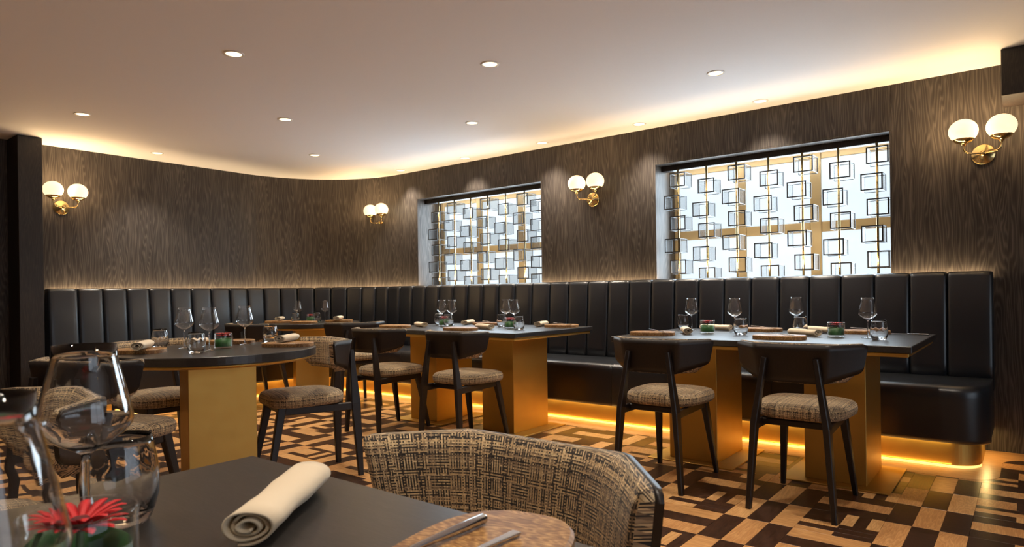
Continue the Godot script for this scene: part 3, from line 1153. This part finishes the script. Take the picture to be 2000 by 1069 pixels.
func make_votive() -> Node3D:
	var o := Node3D.new()
	var st := S()
	lathe(st, [Vector2(0.0405, 0.072), Vector2(0.0412, 0.070), Vector2(0.0412, 0.002), Vector2(0.039, 0.0), Vector2(0, 0), Vector2(0, 0.007), Vector2(0.037, 0.008), Vector2(0.0385, 0.010), Vector2(0.0390, 0.070), Vector2(0.0405, 0.072)], 40)
	part("vase", done(st), M.glass, o)
	# a broad leaf wrapped round inside the vase
	st = S()
	for k in 44:
		var a0 := TAU * 1.06 * k / 44.0
		var a1 := TAU * 1.06 * (k + 1) / 44.0
		var r0 := 0.0372 - 0.0012 * k / 44.0
		var r1 := 0.0372 - 0.0012 * (k + 1) / 44.0
		var h0 := 0.044 + 0.003 * sin(a0 * 2.0)
		var h1 := 0.044 + 0.003 * sin(a1 * 2.0)
		var p := func(a: float, r: float, y: float) -> Vector3: return Vector3(r * cos(a), y, r * sin(a))
		quad(st, p.call(a0, r0, h0), p.call(a1, r1, h1), p.call(a1, r1, 0.009), p.call(a0, r0, 0.009))
		quad(st, p.call(a1, r1 - 0.0006, h1), p.call(a0, r0 - 0.0006, h0), p.call(a0, r0 - 0.0006, 0.009), p.call(a1, r1 - 0.0006, 0.009))
		quad(st, p.call(a0, r0 - 0.0006, h0), p.call(a1, r1 - 0.0006, h1), p.call(a1, r1, h1), p.call(a0, r0, h0))
	part("leaf", done(st), M.leaf, o)
	st = S()
	tube(st, [Vector3(0.004, 0.009, 0), Vector3(0.002, 0.03, 0.003), Vector3(0, 0.056, 0)], 0.003, 8)
	part("stalk", done(st), M.leaf, o)
	st = S()
	lathe(st, [Vector2(0, 0.0665), Vector2(0.006, 0.066), Vector2(0.0085, 0.062), Vector2(0.006, 0.056), Vector2(0, 0.055)], 16)
	part("flower_heart", done(st), M.flower_heart, o)
	st = S()
	var rings := []
	for q in [[0.006, 0.0022, 0.0], [0.014, 0.0040, 0.0020], [0.024, 0.0046, 0.0030], [0.031, 0.0034, 0.0022], [0.0345, 0.0008, 0.0006]]:
		var ring := PackedVector3Array()
		for c in [Vector2(-1, 0), Vector2(0, -0.18), Vector2(1, 0), Vector2(0, 0.10)]:
			ring.append(Vector3(q[0], q[2] + c.y * q[1], -c.x * q[1]))
		rings.append(ring)
	loft(st, rings)
	var petal := done(st).commit()
	for k in 26:
		var tier := k % 2
		var b := Basis(Vector3.UP, TAU * k / 26.0 + tier * 0.1) * Basis(Vector3.BACK, 0.10 + 0.22 * tier)
		piece("petal", petal, M.petal, o, Vector3(0, 0.057 + 0.003 * tier, 0), b)
	for c in o.get_children():
		c.transform = Transform3D(Basis.from_scale(Vector3.ONE * 1.12), Vector3.ZERO) * c.transform
	return o

func make_napkin() -> Node3D:
	# a linen napkin rolled up; the roll lies along z
	var o := Node3D.new()
	var st := S()
	var n := 96
	var turns := 3.2
	var rings := []
	for zz in 9:
		var tz := zz / 8.0
		var z := lerpf(-0.105, 0.105, tz)
		var ring := PackedVector3Array()
		var th := 0.0016
		var swell := 1.0 + 0.05 * sin(tz * 7.0) + 0.03 * sin(tz * 17.0 + 1.0)
		var outs := PackedVector3Array()
		var ins := PackedVector3Array()
		for k in n + 1:
			var u := float(k) / n
			var a := TAU * turns * u - 1.9
			var r := lerpf(0.0255, 0.0055, u)
			var wob := 1.0 + 0.05 * sin(a * 2.0 + 0.6) + 0.03 * sin(a * 3.0 + u * 5.0)
			for side in 2:
				var rr := (r + (th if side == 0 else -th)) * wob * swell
				var v := Vector3(rr * cos(a) * 1.18, rr * sin(a) * 0.78, z + 0.004 * sin(u * 9.0) * (1.0 if tz in [0.0, 1.0] else 0.0))
				v.y += 0.0218
				if v.y < 0.0004: v.y = 0.0004
				if side == 0: outs.append(v)
				else: ins.append(v)
		ins.reverse()
		ring.append_array(outs)
		ring.append_array(ins)
		rings.append(ring)
	loft(st, rings, true, false)
	# ends: the edge of the cloth all along the spiral
	for e in [0, rings.size() - 1]:
		var rg: PackedVector3Array = rings[e]
		var m := rg.size()
		for k in n:
			var a := rg[k]
			var b := rg[k + 1]
			var c := rg[m - 2 - k]
			var d := rg[m - 1 - k]
			if e == 0: quad(st, d, c, b, a)
			else: quad(st, a, b, c, d)
	part("cloth", done(st), M.linen, o)
	return o

func make_board(sd: int) -> Node3D:
	var o := Node3D.new()
	var r2 := RandomNumberGenerator.new()
	r2.seed = sd
	var p := PackedVector2Array()
	var ph := r2.randf() * TAU
	for k in 48:
		var a := TAU * k / 48.0
		var r := 1.0 + 0.05 * sin(a * 2.0 + ph) + 0.035 * sin(a * 3.0 + ph * 2.0)
		var c := signf(cos(a)) * pow(absf(cos(a)), 0.75)
		var s := signf(sin(a)) * pow(absf(sin(a)), 0.75)
		p.append(Vector2(c * 0.132 * r, s * 0.082 * r))
	var st := S()
	prism(st, p, 0.0, 0.022, 0.004)
	part("slab", done(st), M.olive_wood, o)
	return o

func make_fork() -> Node3D:
	var o := Node3D.new()
	var st := S()
	bar(st, Vector3(0, 0.003, 0.105), Vector3(0, 0.0045, 0.02), Vector2(0.012, 0.0035), Vector2(0.006, 0.003), Vector3.RIGHT, 0.001)
	bar(st, Vector3(0, 0.0045, 0.02), Vector3(0, 0.010, -0.035), Vector2(0.006, 0.003), Vector2(0.008, 0.0025), Vector3.RIGHT, 0.001)
	part("handle", done(st), M.steel, o)
	st = S()
	bar(st, Vector3(0, 0.010, -0.035), Vector3(0, 0.0085, -0.058), Vector2(0.012, 0.0022), Vector2(0.023, 0.002), Vector3.RIGHT, 0.0006)
	part("root", done(st), M.steel, o)
	for k in 4:
		st = S()
		var x := (k - 1.5) * 0.0062
		bar(st, Vector3(x, 0.0085, -0.056), Vector3(x * 0.95, 0.011, -0.10), Vector2(0.0034, 0.002), Vector2(0.0016, 0.0012), Vector3.RIGHT, 0.0004)
		part("tine", done(st), M.steel, o)
	return o

func make_knife() -> Node3D:
	var o := Node3D.new()
	var st := S()
	var rings := []
	for q in [[0.108, 0.0052, 0.0046], [0.106, 0.0062, 0.0056], [0.07, 0.0058, 0.0052], [0.02, 0.0040, 0.0036], [0.0, 0.0034, 0.0030]]:
		var ring := PackedVector3Array()
		for k in 14:
			var a := TAU * k / 14.0
			ring.append(Vector3(-cos(a) * q[1], 0.0058 + sin(a) * q[2], q[0]))
		ring.reverse()
		rings.append(ring)
	loft(st, rings)
	part("handle", done(st), M.steel, o)
	st = S()
	prism(st, PackedVector2Array([Vector2(-0.0034, 0.002), Vector2(0.0034, 0.002), Vector2(0.008, -0.02), Vector2(0.0095, -0.075), Vector2(0.004, -0.10), Vector2(-0.003, -0.11), Vector2(-0.0048, -0.10), Vector2(-0.0036, -0.02)]), 0.0046, 0.0066, 0.0006)
	part("blade", done(st), M.steel, o)
	return o

func lay(kind: String, at: Vector3, turn: float, label: String, category: String, group: String) -> Node3D:
	var c: Node3D = proto[kind].duplicate()
	c.name = numbered(kind if not kind.begins_with("wooden_board") else "wooden_board")
	add_child(c)
	c.position = at
	c.rotation.y = turn
	tag(c, label, category, group)
	return c

func tables_and_settings() -> void:
	rect_table(Vector3(-0.408, 0, 1.10), "square black table at the end of the banquette with a brass pedestal")
	rect_table(Vector3(-1.1945, 0, 1.10), "square black table on brass pedestal pushed against the table at the banquette's end")
	rect_table(Vector3(-2.690, 0, 1.14), "square black table on brass pedestal below the wall lamp between the windows")
	rect_table(Vector3(-3.4765, 0, 1.14), "square black table on brass pedestal in front of the window by the curved corner")
	rect_table(Vector3(-0.243, 0, 4.985), "black table with a large rolled napkin and wine glasses close by")
	round_table(Vector3(-2.935, 0, 3.355), -deg_to_rad(16), "round black table in the open floor with a wide brass pedestal")
	round_table(Vector3(-5.42, 0, 1.08), -deg_to_rad(27), "round black table set into the curved corner of the banquette")

	proto = {"wine_glass": make_wine_glass(), "tumbler": make_tumbler(), "flower_vase": make_votive(), "napkin": make_napkin(), "wooden_board_a": make_board(3), "wooden_board_b": make_board(8), "fork": make_fork(), "knife": make_knife()}
	# [x, z, turn, lift]
	var places := {
		"the table at the banquette's end": {"wine_glass": [[-0.76, 0.68], [-0.28, 1.10]], "tumbler": [[-0.69, 0.86], [-0.205, 1.24]], "flower_vase": [[-0.45, 1.05]], "napkin": [[-0.60, 0.76, 1.1], [-0.62, 1.06, 1.0]], "wooden_board": [[-0.36, 0.72, 0.0], [-0.66, 1.38, 0.1]], "fork": [[-0.35, 0.72, 1.2], [-0.67, 1.38, 1.1]], "knife": [[-0.14, 0.74, 1.4]]},
		"the second table from the banquette's end": {"wine_glass": [[-1.41, 0.80], [-1.07, 0.92]], "tumbler": [[-1.50, 0.74], [-0.95, 1.16]], "flower_vase": [[-1.20, 1.05]], "napkin": [[-1.26, 0.76, 1.45], [-1.30, 1.15, 0.5]], "wooden_board": [[-0.97, 0.72, 0.0], [-1.42, 1.37, 0.2]], "fork": [[-0.96, 0.72, 1.1], [-1.40, 1.36, 0.9]]},
		"the table below the lamp between the windows": {"wine_glass": [[-3.00, 0.86], [-2.84, 0.95]], "tumbler": [[-2.93, 1.00], [-2.54, 1.28]], "flower_vase": [[-2.75, 1.12]], "napkin": [[-2.70, 0.78, 0.3], [-2.86, 1.30, 1.2]], "wooden_board": [[-2.47, 0.82, 0.15], [-2.92, 1.50, 0.1]], "fork": [[-2.46, 0.83, 1.3]]},
		"the table facing the corner window": {"wine_glass": [[-3.72, 0.88], [-3.53, 0.95]], "tumbler": [[-3.64, 1.00], [-3.40, 1.13]], "flower_vase": [[-3.52, 1.06]], "napkin": [[-3.50, 0.78, 0.4], [-3.60, 1.26, 1.1]], "wooden_board": [[-3.27, 0.78, 0.0], [-3.70, 1.45, 0.2]], "fork": [[-3.26, 0.78, 1.2]]},
		"the free-standing round table": {"wine_glass": [[-3.14, 3.43], [-2.85, 3.44], [-3.08, 3.12]], "tumbler": [[-3.27, 3.50], [-2.76, 3.55], [-3.05, 2.98]], "flower_vase": [[-2.96, 3.31]], "napkin": [[-3.32, 3.28, 0.75], [-3.00, 3.70, 0.95, 0.0222], [-2.79, 3.04, 0.6, 0.0222]], "wooden_board": [[-3.25, 3.11, 0.7], [-3.06, 3.70, 0.75], [-2.74, 3.06, 0.55]], "fork": [[-3.24, 3.11, 1.1]]},
		"the round table in the corner": {"wine_glass": [[-5.58, 1.12], [-5.42, 0.90]], "tumbler": [[-5.47, 1.22], [-5.36, 1.04]], "flower_vase": [[-5.50, 1.02]], "napkin": [[-5.68, 1.27, 0.8, 0.0222], [-5.18, 0.91, 0.7, 0.0222]], "wooden_board": [[-5.66, 1.29, 0.7], [-5.16, 0.91, 0.6], [-5.26, 1.26, 0.4]]}}
	var words := {"wine_glass": ["stemmed wine glass on ", "wine glass", "wine glasses"], "tumbler": ["rounded clear tumbler on ", "tumbler", "tumblers"], "flower_vase": ["red flower in a low glass vase on ", "vase", "flower vases"], "napkin": ["rolled linen napkin on ", "napkin", "rolled napkins"], "wooden_board": ["olive wood board on ", "board", "olive wood boards"], "fork": ["steel fork on board on ", "fork", "forks"], "knife": ["steel knife lying bare on ", "knife", "knives"]}
	for where in places:
		var sides := ["the banquette side of ", "the chair side of "]
		if where.begins_with("the free"): sides = ["the left wall side of ", "the near table side of ", "the square tables side of "]
		elif where.ends_with("corner"): sides = ["the left wall side of ", "the window side of ", "the chairs side of "]
		for kind in places[where]:
			var n := 0
			for q in places[where][kind]:
				var y: float = TT + 0.0004 + (q[3] if q.size() > 3 else 0.0)
				if kind == "fork": y += 0.0222
				var k: String = kind if kind != "wooden_board" else ["wooden_board_a", "wooden_board_b"][n % 2]
				var side: String = sides[n] if places[where][kind].size() > 1 else ""
				lay(k, Vector3(q[0], y, q[1]), q[2] if q.size() > 2 else 0.0, words[kind][0] + side + where, words[kind][1], words[kind][2] + " on the laid tables")
				n += 1
	# the near table
	var g1 := lay("wine_glass", Vector3(-0.417, TT + 0.0004, 4.810), 0.0, "wine glass beside the tumbler and red flower on the near table", "wine glass", "")
	var g2 := lay("wine_glass", Vector3(-0.031, TT + 0.0004, 4.995), 0.0, "wine glass on the near table standing apart from the tumbler", "wine glass", "")
	for g in [g1, g2]: (g.get_node("bowl") as MeshInstance3D).material_override = M.solid_glass
	lay("tumbler", Vector3(-0.458, TT + 0.0004, 4.760), 0.2, "clear tumbler standing right behind the wine glass on the near table", "tumbler", "")
	lay("flower_vase", Vector3(-0.265, TT + 0.0004, 4.866), 0.4, "low glass vase with a red flower on the near table", "vase", "")
	lay("napkin", Vector3(-0.322, TT + 0.0004, 4.628), 0.66, "large rolled linen napkin lying alone on the near table", "napkin", "")
	lay("wooden_board_a", Vector3(-0.012, TT + 0.0004, 4.62), PI / 2 + 0.15, "olive wood board with two pieces of cutlery on the near table", "board", "")
	lay("knife", Vector3(-0.056, TT + 0.0228, 4.660), PI + 0.0, "steel knife with round handle on the near board", "knife", "")
	lay("fork", Vector3(-0.006, TT + 0.0228, 4.664), PI + 0.0, "steel fork on the near board", "fork", "")
	for k in proto: proto[k].free()

# ------------------------------------------------------------------ chairs
func band_path(raw: Array, r: float) -> Array:
	# plan of one edge of the back seen from above, left wing to right wing, with rounded bends
	var pts := []
	for k in 8: pts.append(raw[0].lerp(raw[1], [0.0, 0.02, 0.05, 0.10, 0.22, 0.32, 0.42, 0.5][k] / 0.5 * (1.0 - r)))
	var a: Vector2 = raw[1].lerp(raw[0], r)
	var c: Vector2 = raw[1].lerp(raw[2], r * 0.42)
	for k in range(1, 10):
		var t := k / 9.0
		pts.append(a.lerp(raw[1], t).lerp(raw[1].lerp(c, t), t))
	pts.append(raw[1].lerp(raw[2], 0.36)); pts.append(raw[1].lerp(raw[2], 0.5))
	var n := pts.size()
	for k in range(n - 2, -1, -1): pts.append(Vector2(-pts[k].x, pts[k].y))
	return pts

func back_band(t_in: float, t_out: float, grow: float, puff: float, bend: float) -> SurfaceTool:
	# a bent board (or its pad) that flares from its lower to its upper edge
	var raw_top := [Vector2(-0.288, 0.070), Vector2(-0.160, 0.218), Vector2(0.160, 0.218), Vector2(0.288, 0.070)]
	var raw_low := [Vector2(-0.258, 0.092), Vector2(-0.138, 0.198), Vector2(0.138, 0.198), Vector2(0.258, 0.092)]
	var top := band_path(raw_top, 0.10)
	var low := band_path(raw_low, 0.10)
	var top_in := band_path(raw_top, bend)
	var low_in := band_path(raw_low, bend)
	var st := S()
	var rings := []
	var n := top.size()
	for i in n:
		var d: Vector2 = (top[mini(i + 1, n - 1)] - top[maxi(i - 1, 0)]).normalized()
		var nrm := Vector2(-d.y, d.x)                 # towards the outside of the back
		if nrm.dot(top[i] - Vector2(0, -0.1)) < 0.0: nrm = -nrm
		var along := clampf((absf(top[i].x) - 0.155) / 0.133, 0.0, 1.0)
		var lo := lerpf(0.602, 0.652, along)
		var hi := 0.779
		var ends := mini(i, n - 1 - i)
		var cut: float = [0.016, 0.006, 0.001, 0.0][mini(ends, 3)]
		lo += cut - grow
		hi += grow - cut
		var d_in: Vector2 = (top_in[mini(i + 1, n - 1)] - top_in[maxi(i - 1, 0)]).normalized()
		var nrm_in := Vector2(-d_in.y, d_in.x)
		if nrm_in.dot(top_in[i] - Vector2(0, -0.1)) < 0.0: nrm_in = -nrm_in
		var ring := PackedVector3Array()
		var m := 6
		for k in m + 1:
			var t := k / float(m)
			var e := absf(t * 2.0 - 1.0)
			var b: float = puff * (1.0 - pow(e, 4.0)) * (1.0 if ends > 1 else 0.4)
			var y := lerpf(lo, hi, t)
			var q: Vector2 = low_in[i].lerp(top_in[i], (y - 0.602) / 0.177) + nrm_in * (t_in - b)
			ring.append(Vector3(q.x, y, q.y))
		for k in range(m, -1, -1):
			var y := lerpf(lo, hi, k / float(m))
			var q: Vector2 = low[i].lerp(top[i], (y - 0.602) / 0.177) + nrm * t_out
			ring.append(Vector3(q.x, y, q.y))
		ring.reverse()
		rings.append(ring)
	sleeve(st, rings)
	return done(st)

func sleeve(st: SurfaceTool, rings: Array) -> void:
	# a loft with texture coordinates in metres along and around it
	var u := 0.0
	var n: int = rings[0].size()
	for r in rings.size() - 1:
		var a: PackedVector3Array = rings[r]
		var b: PackedVector3Array = rings[r + 1]
		var u1: float = u + a[n * 3 / 4].distance_to(b[n * 3 / 4])
		var va := []
		var vb := []
		for i in n:      # the first half of a ring is the outer face, the second half the inner one
			va.append(a[i].y if i >= n / 2 else 2.0 * a[n / 2].y + 0.02 - a[i].y)
			vb.append(b[i].y if i >= n / 2 else 2.0 * b[n / 2].y + 0.02 - b[i].y)
		va.append(a[n - 1].y - 0.02)
		vb.append(b[n - 1].y - 0.02)
		for i in n:
			var j := (i + 1) % n
			st.set_smooth_group(0)
			var vi: float = va[i]
			var vj: float = va[i + 1]
			var wi: float = vb[i]
			var wj: float = vb[i + 1]
			for c in [[a[i], u, vi], [b[j], u1, wj], [a[j], u, vj], [a[i], u, vi], [b[i], u1, wi], [b[j], u1, wj]]:
				st.set_uv(Vector2(c[1], c[2]))
				st.add_vertex(c[0])
		u = u1
	for e in [0, rings.size() - 1]:
		st.set_smooth_group(-1)
		var f: PackedVector3Array = rings[e]
		var mid := Vector3.ZERO
		for i in n: mid += f[i] / n
		for i in n:
			var j := (i + 1) % n
			var q := [mid, f[i], f[j]] if e == 0 else [mid, f[j], f[i]]
			for v in q:
				st.set_uv(Vector2(v.x + v.z, v.y))
				st.add_vertex(v)

func make_chair() -> Node3D:
	# faces -z, its base at the middle of the seat
	var o := Node3D.new()
	var st := S()
	var rings := []
	var outline := func(inset: float, y: float) -> PackedVector3Array:
		var ring := PackedVector3Array()
		for k in 40:
			var a := TAU * k / 40.0
			var c := signf(cos(a)) * pow(absf(cos(a)), 0.62)
			var s := signf(sin(a)) * pow(absf(sin(a)), 0.62)
			var w := 0.212 + 0.016 * -s
			ring.append(Vector3(c * (w - inset), y, -0.015 + s * (0.218 - inset)))
		ring.reverse()
		return ring
	for q in [[0.05, 0.424], [0.014, 0.426], [0.004, 0.433], [0.0, 0.446], [0.0, 0.464], [0.004, 0.476], [0.014, 0.486], [0.035, 0.493], [0.08, 0.498], [0.14, 0.500], [0.19, 0.501]]:
		rings.append(outline.call(q[0], q[1]))
	loft(st, rings)
	part("seat", done(st), M.tweed, o)
	part("back_shell", back_band(0.0, 0.012, 0.0, 0.0, 0.10), M.chair_wood, o)
	part("back_pad", back_band(-0.020, -0.0005, 0.003, 0.010, 0.72), M.tweed_back, o)
	for sx in [-1, 1]:
		st = S()
		bar(st, Vector3(sx * 0.187, 0, 0.262), Vector3(sx * 0.158, 0.41, 0.246), Vector2(0.024, 0.030), Vector2(0.029, 0.054), Vector3.RIGHT)
		bar(st, Vector3(sx * 0.158, 0.41, 0.246), Vector3(sx * 0.112, 0.716, 0.241), Vector2(0.029, 0.054), Vector2(0.024, 0.024), Vector3.RIGHT)
		part("leg", done(st), M.chair_wood, o)
		st = S()
		bar(st, Vector3(sx * 0.174, 0, -0.248), Vector3(sx * 0.138, 0.424, -0.165), Vector2(0.023, 0.026), Vector2(0.036, 0.046), Vector3.RIGHT)
		part("leg", done(st), M.chair_wood, o)
		st = S()
		bar(st, Vector3(sx * 0.158, 0.398, 0.245), Vector3(sx * 0.140, 0.402, -0.16), Vector2(0.022, 0.044), Vector2(0.022, 0.040), Vector3.RIGHT)
		part("side_rail", done(st), M.chair_wood, o)
	st = S()
	bar(st, Vector3(-0.14, 0.404, -0.165), Vector3(0.14, 0.404, -0.165), Vector2(0.030, 0.020), Vector2(0.030, 0.020), Vector3.UP)
	part("front_rail", done(st), M.chair_wood, o)
	st = S()
	bar(st, Vector3(-0.155, 0.404, 0.16), Vector3(0.155, 0.404, 0.16), Vector2(0.030, 0.020), Vector2(0.030, 0.020), Vector3.UP)
	part("rear_rail", done(st), M.chair_wood, o)
	return o

func chairs() -> void:
	var src := make_chair()
	var list := [
		[Vector3(-0.455, 0, 1.715), 0.0, "dark wood chair with tweed seat at the table at the banquette's end"],
		[Vector3(-1.165, 0, 1.715), 0.0, "dark wood chair with tweed seat at the second table from the banquette's end"],
		[Vector3(-2.675, 0, 1.72), 0.0, "dark wood chair at the table below the wall lamp between the windows"],
		[Vector3(-3.475, 0, 1.72), 0.0, "dark wood chair at the table in front of the window by the curved corner"],
		[Vector3(-2.87, 0, 2.88), PI - 0.30, "chair by the round table whose tweed backrest faces the near table"],
		[Vector3(-2.745, 0, 3.945), 0.35, "chair with dark outer back turned to the near table, drawn up to the round table"],
		[Vector3(-3.55, 0, 3.35), -PI / 2 - 0.1, "chair on the banquette side of the round table in the open floor"],
		[Vector3(-5.36, 0, 1.72), 0.1, "dark wood chair at the corner round table, nearer the left wall"],
		[Vector3(-4.66, 0, 1.13), 1.15, "dark wood chair at the corner round table, nearer the square tables"],
		[Vector3(-0.25, 0, 4.40), PI, "tweed backed chair facing across the near table with the large napkin"],
		[Vector3(-1.62, 0, 4.62), PI - 0.1, "tweed backed chair standing behind the wine glass of the near table"]]
	for e in list:
		var c: Node3D = src.duplicate()
		c.name = numbered("dining_chair")
		add_child(c)
		c.position = e[0]
		c.rotation.y = e[1]
		tag(c, e[2], "chair", "dark wood chairs with tweed upholstery")
	src.free()
